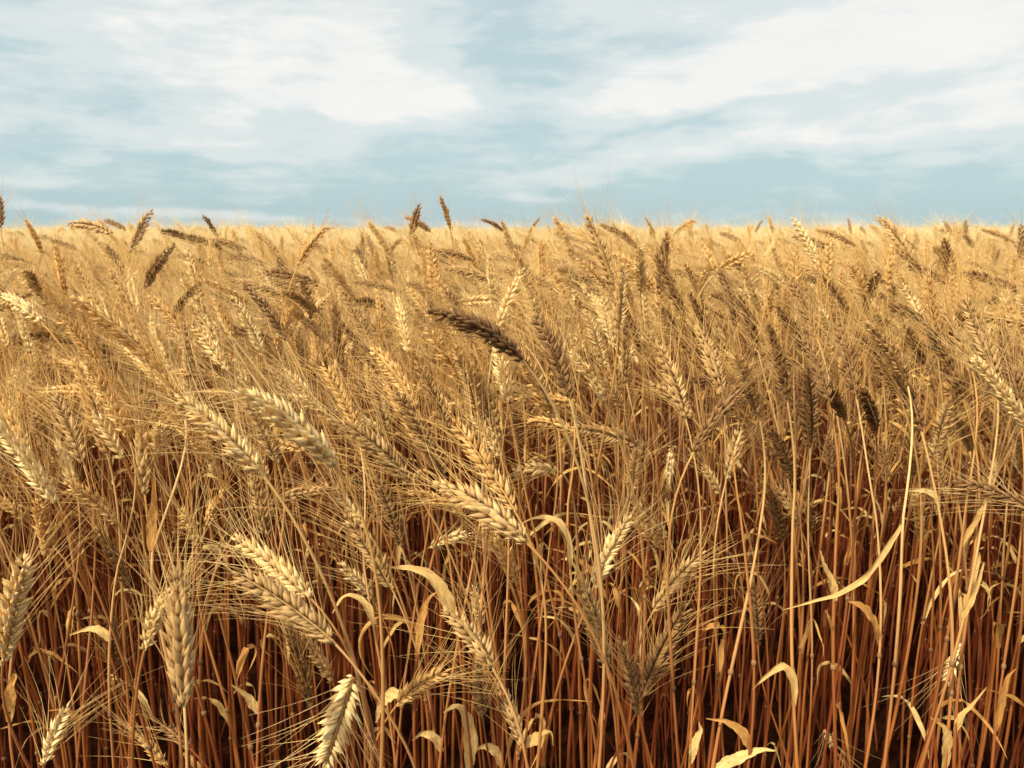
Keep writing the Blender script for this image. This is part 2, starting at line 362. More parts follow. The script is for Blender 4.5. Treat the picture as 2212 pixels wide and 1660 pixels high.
HEROES = [
 # ---- foremost ears
 (1133,1168,950,1050,'T','big tan ear arching left above the curled leaf at picture centre',dict(bow=.13,plump=1.12,roll=.4)),
 (720,1002,528,850,'P','large cream ear leaning left, sunlit along its top, left of centre',dict(bow=.10,plump=1.1)),
 (555,1012,392,862,'P','cream ear leaning left just left of the large sunlit cream ear',dict(bow=.05,plump=1.05)),
 (886,1045,738,915,'T','tan ear leaning left just right of the large sunlit cream ear',dict(bow=.1)),
 (960,1030,862,855,'B','slim brown ear rising to the left above the big arching tan ear',dict(bow=.03,L=.095)),
 (1125,775,935,676,'D','dark brown ear arching far left, darkest and largest of the upper middle',dict(bow=.16,plump=.98,roll=1.2)),
 (1230,860,1160,690,'B','brown ear leaning steeply left, just right of the arched dark ear',dict(bow=.05)),
 (818,805,738,700,'D','dark ear leaning left above the large sunlit cream ear',dict(bow=.05,d=.95)),
 (1098,868,1074,752,'P','whitest upright ear, under the stalk end of the arched dark ear',dict(d=.85,L=.07,plump=1.25)),
 (1305,867,1238,765,'P','cream ear leaning left, right of the brown ear below the arched one',dict(d=.95)),
 (1113,1106,985,915,'G','golden ear lying up and left right behind the big arching tan ear',dict(bow=.04,L=.1)),
 (846,1271,750,1120,'T','tan ear leaning left whose stalk end touches the broad curled leaf',dict(bow=.04)),
 (718,1385,520,1245,'T','big tan ear sloping left at lower left with plump separate husks',dict(bow=.07,plump=1.15,roll=.3)),
 (668,1290,512,1168,'P','pale ear sloping left directly above the big lower left tan ear',dict(bow=.08)),
 (398,1522,385,1240,'T','nearest ear, tall and upright and shadowed brown, at lower left',dict(L=.095,plump=1.2,bow=0)),
 (313,1402,360,1280,'P','short cream ear half behind the nearest tall upright ear',dict(d=.55,plump=1.1)),
 (6,1434,56,1212,'P','pale plump ear cut by the left border at lower left',dict(L=.088,plump=1.1)),
 (116,1085,-12,915,'P','pale ear running off the left border at half height',dict(L=.09)),
 (106,1206,82,1076,'G','upright golden ear under the pale ear at the left border',dict(d=.8)),
 (250,1126,148,1048,'G','golden ear with neat braided husks leaning left onto bare stalks',dict(bow=.12,d=.8,roll=0)),
 (277,1268,215,1152,'B','dim brown ear between the braided golden ear and nearest upright ear',dict(d=.85)),
 (246,1452,238,1338,'B','dim upright ear left of the nearest tall ear, deep in the stalks',dict(d=.95)),
 (97,1650,145,1528,'P','small pale ear leaning right in the bottom left corner',dict(d=.72,L=.062)),
 (313,1065,300,895,'T','upright tan ear between two pale ones at left',dict(d=.82)),
 (344,986,346,918,'P','short white ear facing us right of the upright tan ear',dict(d=.85,dz=-.04)),
 (264,990,205,895,'P','cream ear leaning left of the upright tan ear',dict(d=.85)),
 (230,975,165,785,'G','long golden ear standing tall above the left cream ears',dict(L=.1,d=.9)),
 (672,1526,622,1360,'B','shaded brown ear under the big lower left tan ear',dict(d=.8)),
 (716,1470,655,1375,'T','dim tan ear tucked right behind the shaded brown ear',dict(d=.85)),
 (762,1468,702,1652,'P','hanging cream ear with open husks at the bottom edge',dict(d=.62,L=.08,plump=1.15,hook=.03,roll=.2,open_=1.4)),
 (358,1655,300,1592,'G','small golden ear cut by the bottom border near the left corner',dict(d=.75)),
 (410,1616,352,1570,'B','small brown ear above the bottom border, leaning left',dict(d=.85)),
 (1062,1440,968,1322,'T','knobbly tan ear below the broad curled leaf in the middle',dict(bow=.12,plump=1.2,d=.66,open_=1.3)),
 (1042,1546,1028,1436,'B','dark shaded ear standing right under the knobbly tan ear',dict(d=.75)),
 (1127,1608,1080,1480,'T','tan ear near the bottom border below the picture centre',dict(d=.75)),
 (859,1522,963,1450,'G','golden ear leaning right above a folded leaf at bottom middle',dict(d=.72,L=.06,plump=1.1)),
 (1310,1440,1257,1262,'T','long tan ear forming the left arm of the lower V of ears',dict(d=.78,L=.085)),
 (1283,1267,1357,1122,'P','cream ear leaning right, pointing up from the lower V of ears',dict(d=.85)),
 (1382,1546,1340,1383,'D','darkest ear low in the middle right, standing in the V',dict(d=.82)),
 (1391,1500,1482,1312,'B','brown ear leaning right beside the darkest low ear',dict(d=.82,L=.1)),
 (1412,1320,1517,1198,'T','tan ear leaning right above the brown right-leaning low ear',dict(d=.85)),
 (1116,1262,1072,1160,'G','spiky golden ear right under the big arching tan ear',dict(d=.85)),
 (997,1112,888,1063,'G','golden ear lying almost flat left of the big arching tan ear',dict(d=.85)),
 (930,1182,1012,1153,'P','small pale ear lying nearly level below the big arching tan ear',dict(d=1.0)),
 (1203,1018,1115,1014,'P','pale ear lying level, alone over dark stalks right of centre',dict(d=.95,bow=.1,hook=.05)),
 (868,1182,818,1034,'B','brown upright ear between tan ears left of the big arching one',dict(d=.8)),
 (1450,972,1444,1052,'P','white hanging ear with awns fanned out, right of centre',dict(d=1.0,hook=.025,L=.05)),
 (1552,1066,1518,1006,'P','small cream ear leaning left under the dark right-leaning ear',dict(d=1.05)),
 (1569,1036,1600,930,'T','tan ear with white tip husks below the dark right-leaning ear',dict(d=.9)),
 (1500,975,1608,830,'D','dark ear leaning right with a long fan of golden awns',dict(d=.8,L=.09,awn=1.35)),
 (1495,902,1410,830,'T','tan ear leaning left of the dark right-leaning ear',dict(d=.95)),
 (1478,692,1420,558,'B','brown ear of the upper right middle, leftmost of a row of dark ones',dict(d=1.05)),
 (1545,772,1492,640,'B','second brown ear of the row of dark ones at upper right',dict(d=1.0)),
 (1590,702,1558,588,'D','dark ear topping the row of dark ones at upper right',dict(d=1.15)),
 (1636,752,1600,645,'D','dark ear just right of the topmost one in that row',dict(d=1.08)),
 (1766,732,1705,605,'B','brown ear leaning left, alone above the right side crowd',dict(d=1.1)),
 (1750,962,1744,798,'D','bolt upright dark ear at right with neat herringbone husks',dict(L=.088,roll=.1)),
 (1822,902,1765,825,'D','short dark ear leaning left, touching the upright herringbone ear',dict(d=.95,dz=-.04)),
 (1890,928,1865,850,'D','stubby dark ear pointing at us right of the herringbone ear',dict(d=.95,dz=-.05)),
 (1335,722,1346,578,'T','broad upright tan ear above the cream ear right of centre',dict(d=.98,roll=.2)),
 (1326,626,1270,475,'T','thin tan ear whose tip stands just above the horizon',dict(d=1.05,L=.1)),
 (2000,812,2070,705,'D','dark ear leaning right at the right side of the crowd',dict(d=1.05)),
 (1990,692,1953,618,'P','white ear shining at upper right among golden ones',dict(d=1.3)),
 (2125,872,2166,768,'B','brown ear leaning right near the right border',dict(d=1.1)),
 (1940,852,1850,715,'B','brown ear leaning left between the upright dark and white ears',dict(d=1.0)),
 (1713,1040,1668,930,'D','shaded dark ear under the upright herringbone ear, leaning left',dict(d=.98)),
 (1690,1168,1666,1065,'D','dark ear on dim stalks, lowest of the right hand cluster',dict(d=1.0)),
 (1726,1134,1681,1056,'T','tan ear just right of the lowest dark ear of that cluster',dict(d=1.1)),
 (1753,1152,1748,1082,'B','small brown upright ear at the right end of that cluster',dict(d=1.15)),
 (1793,1022,1789,942,'D','small dark upright ear right below the herringbone ear',dict(d=1.1)),
 (1914,1045,1905,958,'B','brown upright ear among bare stalks at right',dict(d=1.1)),
 (1963,1040,1983,952,'B','brown ear tilting right beside the upright one at right',dict(d=1.15)),
 (2039,1063,2003,962,'T','tan ear tilting left above the bare stalks at right',dict(d=1.1)),
 (1637,1388,1628,1262,'D','lone dark ear low among the stalks right of centre',dict(d=.95)),
 (2076,1392,2043,1480,'P','pale hanging ear over the darkest gap at lower right',dict(d=.9,L=.05,hook=.03,roll=0)),
 (1782,1578,1803,1625,'P','tiny pale hanging ear low between the right hand stalks',dict(d=1.0,L=.03,hook=.02,plump=.8)),
 (1989,1170,1976,1074,'G','golden ear hidden among stalks under the folded white leaf',dict(d=1.15)),
 (2209,1032,2194,940,'T','tan ear at the right border at mid height',dict(d=1.0)),
 (2142,1054,2147,992,'T','small tan ear left of the one at the right border',dict(d=1.3)),
 (88,695,-8,640,'P','white ear arching off the left border, upper left',dict(d=.95,bow=.15)),
 (335,792,165,648,'G','long golden ear lying up and left in the upper left crowd',dict(d=.85,L=.1)),
 (315,622,372,533,'D','dark ear leaning right, upper left, right arm of a V',dict(d=1.35)),
 (282,545,325,458,'T','tan ear above the horizon at upper left leaning right',dict(d=1.4)),
 (240,505,150,486,'T','thin ear bent level above the horizon at upper left',dict(d=1.45,bow=.15)),
 (275,612,230,530,'T','tan ear, left arm of the V in the upper left',dict(d=1.5)),
 (612,625,602,560,'D','small dark upright ear in the upper left crowd',dict(d=1.8)),
 (792,582,770,535,'D','small dark ear leaning left, upper left of centre',dict(d=2.0)),
 (852,612,838,555,'D','small dark pointed ear right of the small dark leaning one',dict(d=1.8)),
 (770,662,702,560,'T','slim tan ear leaning left, above the dark left leaning ear',dict(d=1.3)),
 (882,762,860,650,'P','pale upright ear left of the arched dark ear',dict(d=1.1)),
 (1250,668,1240,632,'P','round white ear facing us above the brown ear, upper middle',dict(d=1.15,dz=-.05,L=.06)),
 (492,802,420,710,'P','pale ear leaning left above the left pair of cream ears',dict(d=1.1)),
 (410,812,400,705,'T','tan upright ear left of the pale leaning ear',dict(d=1.05)),
 (352,832,270,750,'P','cream ear leaning left below the long golden upper left ear',dict(d=1.05)),
 (20,880,30,805,'P','pale ear at the left border above mid height',dict(d=1.1)),
 (1240,872,1120,862,'G','golden ear lying level right of the whitest upright ear',dict(d=1.1,hook=.05)),
 (975,892,900,835,'G','curved golden ear between the slim brown and whitest ears',dict(d=1.05,bow=.2)),
 (1240,935,1145,912,'G','golden ear lying level just below the whitest upright ear',dict(d=1.0,bow=.2,hook=.05)),
 (1392,966,1245,925,'T','long tan ear sloping down to the right, right of centre',dict(d=1.0,hook=.05,L=.1)),
 (1440,1162,1368,1088,'T','tan ear leaning left above the cream V ear',dict(d=1.05)),
 (1432,1186,1360,1122,'G','golden ear leaning left just below the tan one, right of centre',dict(d=1.0)),
 (470,1045,448,955,'P','pale slim ear left of centre behind two cream ears',dict(d=1.1)),
 (657,975,572,955,'G','small golden ear lying level beneath the large sunlit cream ear',dict(d=.95,hook=.05)),
 (446,1135,482,1065,'G','golden ear leaning right, left of centre over bare stalks',dict(d=.85)),
 (425,1175,392,1105,'P','spiky pale ear over the nearest tall ear',dict(d=.75)),
 (802,1292,738,1222,'P','small white ear half seen left of the broad curled leaf',dict(d=.9)),
 (1040,1352,1022,1270,'P','pale narrow ear behind the knobbly tan ear',dict(d=.85)),
 (2180,670,2140,605,'T','tan ear near the right border, upper right',dict(d=1.5)),
 (2143,588,2156,542,'D','small dark ear leaning right, upper right corner of the crop',dict(d=1.9)),
 (2206,562,2206,490,'D','dark ear at the right border level with the horizon',dict(d=1.5)),
 (1240,560,1200,475,'T','tan ear rising to the horizon above the picture centre',dict(d=1.6)),
 # ---- ears against the sky
 (972,492,952,428,'T','tallest slim ear against the sky, above the centre',dict(d=1.9)),
 (888,512,906,445,'B','brown ear against the sky leaning right, left of the tallest',dict(d=1.9)),
 (930,500,878,470,'B','brown ear crossing the right leaning one against the sky',dict(d=1.9)),
 (1143,505,1164,474,'B','short ear leaning right on the horizon right of the tallest',dict(d=2.5,L=.06)),
 (1088,500,1042,476,'B','ear bent level on the horizon near the middle',dict(d=2.2,bow=.15)),
 (1105,545,1085,480,'T','upright tan ear on the horizon below the level one',dict(d=1.9)),
 (1375,535,1300,488,'B','long brown ear arching left over the horizon, right of centre',dict(d=1.5,bow=.14)),
 (1412,505,1395,473,'T','small ear on the horizon right of the long arching one',dict(d=2.6)),
 (1455,510,1476,486,'T','small ear leaning right on the horizon, right half',dict(d=2.8)),
 (1632,502,1646,478,'B','small brown ear leaning right on the right half horizon',dict(d=2.8)),
 (1670,505,1660,468,'T','slim upright ear on the horizon right of the small brown one',dict(d=2.4)),
 (1838,505,1832,475,'B','small lone ear on the horizon at right',dict(d=2.8)),
 (2087,508,2085,478,'D','small dark upright ear on the horizon far right',dict(d=2.6)),
 (2055,508,2040,479,'B','small brown ear on the horizon left of the far right dark one',dict(d=2.6)),
 (470,512,440,468,'B','brown ear on the horizon at left, leaning left',dict(d=2.2)),
 (600,545,552,503,'T','tan ear leaning left just under the horizon, left half',dict(d=1.8)),
 (2,490,0,428,'T','ear on the left border standing above the horizon',dict(d=1.6)),
 (90,545,58,480,'G','golden ear on the horizon in the upper left corner',dict(d=1.6)),
]
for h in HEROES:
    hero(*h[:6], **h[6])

NH = len(EARS)
# ---- stalks that carry the curled dry leaves seen low in the crop
def lp(pts, d, w, kind='pale', tw=.4, dzs=None):
    w = w * max(d, .76) / d; d = max(d, .76)
    return ([at(x, y, d + (dzs[i] if dzs else 0)) for i, (x, y) in enumerate(pts)], w, kind, tw)
LEAVES = [   # (stalk pixel x at the leaf, ear base x,y, tip x,y, tone, depth, leaf, label)
 ((1232,1200),(1222,800),(1180,720),'T',.70,lp([(1232,1225),(1226,1165),(1205,1127),(1165,1118),(1128,1130)],.70,.0085),'tall stalk whose curled tan leaf hooks left beside the big arching ear'),
 ((985,1350),(900,880),(840,800),'G',.62,lp([(985,1350),(962,1290),(935,1248),(890,1228),(842,1226)],.62,.0125),'stalk with a broad golden leaf folded left at picture centre'),
 ((805,1350),(770,930),(730,850),'G',.8,lp([(808,1350),(792,1310),(765,1290),(740,1292),(718,1325)],.8,.010),'stalk with a small arched leaf left of the broad folded leaf'),
 ((905,1420),(965,930),(930,850),'T',.78,lp([(900,1420),(912,1330),(932,1290),(960,1278)],.78,.009,'red'),'stalk with a russet leaf rising behind the broad folded leaf'),
 ((868,1500),(905,960),(860,880),'G',.72,lp([(872,1500),(840,1503),(822,1525),(812,1562)],.70,.014),'stalk with a square folded leaf left of the bottom middle'),
 ((1012,1650),(1005,840),(960,770),'G',.6,lp([(1012,1665),(1016,1600),(1005,1550),(985,1528),(958,1540)],.6,.014),'stalk with the broad arched leaf at the bottom middle'),
 ((955,1640),(1040,900),(1010,820),'T',.75,lp([(955,1625),(935,1592),(910,1585),(890,1600)],.75,.011),'stalk with a small pale leaf flap at the bottom, left of the arched leaf'),
 ((1090,1655),(1075,950),(1050,870),'T',.7,lp([(1085,1660),(1068,1622),(1045,1612),(1028,1622)],.7,.010),'stalk with a small pale curl right of the broad arched leaf'),
 ((1190,1640),(1190,900),(1150,820),'G',.75,lp([(1135,1610),(1160,1595),(1188,1585),(1195,1612)],.75,.013),'stalk with a bright leaf flap at the bottom, right of the middle'),
 ((1950,1140),(1960,830),(1900,740),'T',.62,lp([(1948,1135),(1915,1185),(1870,1245),(1815,1282),(1755,1300),(1690,1318)],.60,.0058,'pale',1.0),'stalk at right with a long pale leaf slanting down to the left'),
 ((2035,1110),(2035,800),(2070,700),'B',.85,lp([(2032,1095),(2015,1070),(1990,1060),(1964,1060)],.85,.010),'stalk with a short white folded leaf below the right ears'),
 ((2080,1180),(2100,800),(2060,720),'T',.8,lp([(2076,1182),(2105,1130),(2140,1070),(2165,1038)],.8,.006),'stalk with a thin white leaf rising right, near the right border'),
 ((2060,1340),(2150,820),(2120,740),'T',.75,lp([(2080,1335),(2100,1290),(2115,1250),(2126,1215)],.75,.007),'stalk with an upright pale leaf blade at lower right'),
 ((2060,1600),(2080,860),(2040,780),'B',.72,lp([(2062,1590),(2075,1550),(2100,1525),(2132,1485)],.72,.007),'stalk with a pale twisted leaf over the dark gap at lower right'),
 ((1560,1640),(1560,850),(1530,770),'T',.7,lp([(1620,1625),(1605,1585),(1570,1560),(1525,1552)],.7,.011,'red'),'stalk with a dark gold arched leaf at the bottom, right of centre'),
 ((1710,1500),(1700,860),(1680,780),'B',.75,lp([(1715,1530),(1712,1470),(1690,1440),(1650,1465),(1625,1490)],.75,.010),'stalk with a hanging bent leaf at lower right of centre'),
 ((1540,1655),(1640,900),(1610,820),'T',.62,lp([(1540,1662),(1590,1640),(1640,1622),(1675,1622)],.62,.010),'stalk with a bright leaf pointing right at the bottom border'),
 ((1790,1250),(1790,870),(1760,790),'B',.8,lp([(1802,1300),(1795,1260),(1780,1225),(1772,1190)],.8,.013),'stalk with an upright spoon shaped leaf right of centre'),
 ((1830,1300),(1850,860),(1830,780),'B',.82,lp([(1900,1400),(1885,1340),(1860,1310),(1832,1300)],.82,.016,'red'),'stalk with a wide russet leaf under the long slanting leaf'),
 ((330,1180),(400,900),(360,830),'G',.72,lp([(325,1190),(328,1130),(332,1070),(332,1010)],.72,.010,'red',.1),'stalk with a straight orange leaf blade at left'),
 ((240,1380),(280,950),(240,880),'G',.7,lp([(240,1385),(215,1362),(185,1360),(150,1372)],.7,.008),'stalk with a thin curled leaf left of the nearest upright ear'),
 ((560,1540),(600,1000),(560,920),'T',.75,lp([(560,1540),(540,1515),(520,1495),(500,1480)],.75,.010),'stalk with a short stiff leaf at the bottom left of centre'),
 ((2000,1655),(1990,930),(1960,860),'B',.6,lp([(2040,1665),(2045,1600),(2040,1570),(2010,1550)],.6,.011),'stalk with a pale upright leaf stub at the bottom right'),
 ((1490,1640),(1480,900),(1450,820),'T',.66,lp([(1490,1650),(1500,1610),(1512,1580),(1510,1560)],.66,.009),'stalk with a narrow pale leaf at the bottom, middle right'),
 ((2150,1560),(2200,860),(2180,780),'B',.75,lp([(2150,1580),(2162,1520),(2175,1470),(2195,1445)],.75,.009,'red'),'stalk with a slim russet leaf at the right border near the bottom'),
 ((60,1550),(60,980),(20,900),'G',.7,lp([(20,1560),(22,1500),(30,1465),(28,1455)],.68,.011,'red'),'stalk with a short leaf at the lower left border'),
 ((150,1540),(180,1000),(150,930),'T',.75,lp([(175,1580),(165,1550),(140,1532),(105,1535)],.75,.010,'red'),'stalk with a hooked leaf above the small bottom left ear'),
]
for (sx, sy), eb, et, tone, d, leaf, lab in LEAVES:
    rng = np.random.default_rng(sx * 3 + sy)
    d = max(d, .76); d2 = d - .04
    b = at(*eb, d2 + .12); t = at(*et, d2 + .12 + rng.uniform(-.02, .03))
    t = b + nrm(t - b) * rng.uniform(.075, .09)
    s = at(sx, sy, d)
    k = s[2] / b[2]; g = np.array([s[0] - (b[0] - s[0]) * .3, d - .02, 0])
    stalk(b, t, tone, lab, rng, g=g, leafpix=[leaf], thick=1.0, through=leaf[0][0])

# ---- the rest of the nearest stalks, each told apart by the marked ear it stands next to
MARKS = [(1040,1110,'the big arching tan ear'),(620,925,'the large sunlit cream ear'),(1030,720,'the arched dark brown ear'),
 (1085,810,'the whitest upright ear'),(1745,880,'the upright herringbone ear'),(1555,900,'the dark right-leaning ear'),
 (395,1380,'the nearest tall upright ear'),(620,1315,'the big lower left tan ear'),(1015,1380,'the knobbly tan ear'),
 (1360,1465,'the darkest low ear'),(1450,1010,'the white hanging ear'),(1970,655,'the white upper right ear'),
 (2035,760,'the dark ear leaning right'),(1160,1015,'the lone level pale ear'),(200,1090,'the braided golden ear'),
 (1320,1195,'the cream V ear'),(345,950,'the short white ear'),(2060,1435,'the hanging ear at lower right'),
 (1340,650,'the broad upright tan ear'),(920,945,'the slim brown ear'),(250,720,'the long golden upper left ear'),
 (340,580,'the dark upper left ear'),(45,668,'the white ear at the left border'),(1180,1150,'the curled hooked leaf'),
 (1830,1240,'the long slanting leaf'),(900,1245,'the broad folded leaf'),(1210,780,'the steep brown ear'),
 (2200,985,'the right border tan ear'),(1630,1325,'the lone dark low ear'),(30,1320,'the plump left border ear'),
 (1690,660,'the lone upper brown ear'),(50,1000,'the pale left border ear'),(1910,1000,'the brown ear among bare stalks')]
TW = {'P': 'pale', 'G': 'golden', 'T': 'tan', 'B': 'brown', 'D': 'dark'}
used = set()
def auto_label(p, tone, ax):
    x, y = p
    pose = 'upright' if abs(ax[0]) < .3 and ax[2] > .5 else ('left-leaning' if ax[0] < 0 else 'right-leaning')
    if ax[2] < .35 and pose != 'upright': pose = pose.replace('leaning', 'bent')
    ms = sorted(MARKS, key=lambda m: math.hypot(m[0] - x, m[1] - y))
    for dist_word in ('close', 'a step', 'farther'):
        for m in ms[:7]:
            dx, dy = x - m[0], y - m[1]; dd = math.hypot(dx, dy)
            w = 'close' if dd < 110 else 'a step' if dd < 230 else 'farther'
            if w != dist_word: continue
            v = '' if abs(dy) < .4 * abs(dx) else ('above' if dy < 0 else 'below')
            h = '' if abs(dx) < .4 * abs(dy) else ('left' if dx < 0 else 'right')
            rel = (v + ' and ' + h + ' of') if v and h else (v or h + ' of')
            l = f"{TW[tone]} {pose} ear {w} {rel} {m[2]}"
            if l not in used: used.add(l); return l
    l = f"{TW[tone]} {pose} wheat ear in the dense crowd right behind the foremost ears"
    return l
rng = np.random.default_rng(11)
tries = 0; placed = [b[0] for b in EARS]
while COUNT < 300 and tries < 6000:
    tries += 1
    d = math.sqrt(rng.uniform(.84 ** 2, 1.33 ** 2))
    px = rng.uniform(-60, 2270)
    left = px < 1150
    z = rng.normal(.835, .055) if left else rng.normal(.855, .045)
    if left and rng.random() < .28: z -= .09
    z += (d - 1) * .08
    z = min(.95, max(.66, z))
    x = (px - 1106) / F * d * 1.02
    base = np.array([x, d, z])
    th = abs(rng.normal(.55, .35)); az = math.pi + rng.normal() * .6     # most lean left with the wind
    if rng.random() < .18: az -= math.pi
    if rng.random() < .05: th = 1.5
    ax = np.array([math.sin(th) * math.cos(az), math.sin(th) * math.sin(az) * .7, math.cos(th)]); ax = nrm(ax)
    L = rng.uniform(.060, .088); tip = base + ax * L
    p = pix((base + tip) / 2)
    if p[1] < 500: continue
    if d < 1.08 and 1360 < p[0] < 1980 and 520 < p[1] < 1010: continue
    if d < 1.15 and p[1] < 640: continue
    if any(math.hypot(p[0] - q[0], p[1] - q[1]) < (48 if tries < 3000 else 25) for q in placed): continue
    if any(e[3][1] > d - .03 and math.hypot(p[0] - e[0][0], p[1] - e[0][1]) < 78 for e in EARS[:NH]): continue
    # keep the marked foremost ears in view
    if d < .95 and any(math.hypot(p[0] - q[0], p[1] - q[1]) < 95 for q in placed[:60]): continue
    tone = rng.choice(list('PGTBD'), p=[.26, .38, .24, .08, .04] if left else [.14, .34, .28, .16, .08])
    placed.append(p)
    stalk(base, tip, tone, auto_label(p, tone, ax), rng, plump=rng.uniform(.82, 1.12), open_=rng.uniform(.8, 1.3), nleaf=int(rng.random() < .6) + int(rng.random() < .3))
print('stalks', COUNT)

# ------------------------------------------------------------------ the crop that nobody could count: one object, instanced stalks
proto_col = bpy.data.collections.new('crop_pieces')
def proto(i, lod):
    rng = np.random.default_rng(900 + i * 10 + lod)
    tone = (['G', 'P', 'P', 'G', 'T', 'G', 'P', 'P', 'G', 'T', 'B', 'G'] if lod == 0 else ['G', 'P', 'P', 'P', 'G', 'P', 'G', 'P', 'P', 'P', 'T', 'P'])[i % 12]
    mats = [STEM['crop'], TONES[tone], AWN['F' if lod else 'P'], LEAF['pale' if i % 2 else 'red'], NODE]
    th = abs(rng.normal(.5, .33)); L = rng.uniform(.075, .095)
    if i % 6 == 4: th = 1.25
    ax = np.array([-math.sin(th), 0, math.cos(th)])
    base = np.array([-.05 * th, 0, 1.0 - L * ax[2]])
    tip = base + ax * L; ctrl = (base + tip) / 2 + np.array([0, 0, .08 * th * L])
    mb = MB()
    if lod == 0:
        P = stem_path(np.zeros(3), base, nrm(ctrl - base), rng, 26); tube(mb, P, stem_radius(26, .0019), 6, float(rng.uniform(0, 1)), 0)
        for a in NODES:
            k = int(a * 25); c = P[k] * .6 + P[k + 1] * .4; dd = nrm(P[k + 1] - P[k]); s = np.linspace(-1, 1, 5)
            tube(mb, c + dd * s[:, None] * .0034, .0019 * (.7 + .75 * np.sqrt(np.maximum(0, 1 - s * s))), 6, .5, 4)
        for _ in range(1 + i % 2):
            pts, h = loose_leaf_path(P, int(rng.choice([.32, .43, .53, .66]) * 25), rng)
            ribbon(mb, pts, rng.uniform(.005, .009), -h, rng.uniform(-2.5, 2.5), .3, rng, 3, float(rng.uniform(0, 1)))
    else:
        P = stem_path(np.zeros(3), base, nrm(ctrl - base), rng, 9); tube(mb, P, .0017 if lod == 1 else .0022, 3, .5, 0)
    ear_geometry(base, ctrl, tip, rng.uniform(0, 3), rng, False, 1.0 if lod < 2 else 1.1, 1.0, mb, mb, 1, 2, awn_seg=3 if lod == 0 else 2 if lod == 1 else 1, lod=0 if lod == 0 else lod)
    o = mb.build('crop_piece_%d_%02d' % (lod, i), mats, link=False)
    proto_col.objects.link(o)
NP = 12
for lod in range(3):
    for i in range(NP): proto(i, lod)

pts = []
def scatter(y0, y1, dens, lod, halfw, margin):
    n = int(dens * (halfw * (y1 * y1 - y0 * y0) + 2 * margin * (y1 - y0)))
    ys = np.sqrt(RNG.uniform(y0 ** 2, y1 ** 2, n * 2)) if margin < .1 else RNG.uniform(y0, y1, n * 2)
    k = 0
    for y in ys:
        hw = halfw * y + margin
        if margin >= .1 and RNG.random() > hw / (halfw * y1 + margin): continue
        x = RNG.uniform(-hw, hw)
        if y < 1.28 and abs(x) < .67 * y + .02: continue     # here the stalks are individuals
        if y < .8 and abs(x) < .8 * y: continue
        pts.append((x, y, lod)); k += 1
        if k >= n: break
scatter(.62, 3.0, 330, 0, .72, .7)
scatter(3.0, 7.0, 260, 1, .74, .4)
scatter(7.0, 16.0, 110, 2, .76, 0)
scatter(16.0, 75.0, 22, 2, .80, 0)
pts = np.array(pts); n = len(pts); print('crop instances', n)
hgt = np.empty(n); rot = np.zeros((n, 3)); idx = np.empty(n, int)
for i, (x, y, lod) in enumerate(pts):
    hgt[i] = (.906 if y < 5 else .912) + RNG.normal() * .038 + .035 * noise.noise(Vector((x * .7, y * .7, 3))) - (.05 if y < 1.8 else 0) * RNG.random() + (.06 if RNG.random() < .08 else 0)
    rot[i] = (RNG.normal() * .05, RNG.normal() * .05 - .03, RNG.normal() * .75 if RNG.random() < .85 else RNG.uniform(-3.1, 3.1))
    if lod == 0 and RNG.random() < .14: rot[i, :2] += RNG.normal(size=2) * .20; hgt[i] *= .92
    idx[i] = int(lod) * NP + RNG.integers(0, NP)
hgt = np.where(pts[:, 1] > 5, np.minimum(hgt, 1.035), np.minimum(hgt, 1.03))
wid = np.where(pts[:, 1] > 16, 1.5, 1.0) 
me = bpy.data.meshes.new('wheat_crop'); me.vertices.add(n)
co = np.zeros((n, 3)); co[:, :2] = pts[:, :2]; me.vertices.foreach_set('co', co.ravel())
a = me.attributes.new('rot', 'FLOAT_VECTOR', 'POINT'); a.data.foreach_set('vector', rot.ravel())
a = me.attributes.new('scl', 'FLOAT_VECTOR', 'POINT'); a.data.foreach_set('vector', np.stack([wid, wid, hgt], 1).ravel())
a = me.attributes.new('idx', 'INT', 'POINT'); a.data.foreach_set('value', idx)
crop = bpy.data.objects.new('wheat_crop', me); COL.objects.link(crop)
crop['kind'] = 'stuff'; crop['label'] = 'endless golden wheat crop standing densely behind the nearest stalks'; crop['category'] = 'wheat crop'
ng = bpy.data.node_groups.new('crop_scatter', 'GeometryNodeTree')
ng.interface.new_socket('Geometry', in_out='INPUT', socket_type='NodeSocketGeometry')
ng.interface.new_socket('Geometry', in_out='OUTPUT', socket_type='NodeSocketGeometry')
gi, go = ng.nodes.new('NodeGroupInput'), ng.nodes.new('NodeGroupOutput')
iop = ng.nodes.new('GeometryNodeInstanceOnPoints'); ci = ng.nodes.new('GeometryNodeCollectionInfo')
ci.inputs['Collection'].default_value = proto_col; ci.inputs['Separate Children'].default_value = True; ci.inputs['Reset Children'].default_value = True
def nattr(name, t):
    q = ng.nodes.new('GeometryNodeInputNamedAttribute'); q.data_type = t; q.inputs['Name'].default_value = name
    return [o for o in q.outputs if o.enabled and o.name == 'Attribute'][0]
e2r = ng.nodes.new('FunctionNodeEulerToRotation')
Lk = ng.links.new
Lk(gi.outputs[0], iop.inputs['Points']); Lk(ci.outputs[0], iop.inputs['Instance']); iop.inputs['Pick Instance'].default_value = True
Lk(nattr('idx', 'INT'), iop.inputs['Instance Index']); Lk(nattr('rot', 'FLOAT_VECTOR'), e2r.inputs[0]); Lk(e2r.outputs[0], iop.inputs['Rotation'])
Lk(nattr('scl', 'FLOAT_VECTOR'), iop.inputs['Scale']); Lk(iop.outputs[0], go.inputs[0])
md = crop.modifiers.new('scatter', 'NODES'); md.node_group = ng

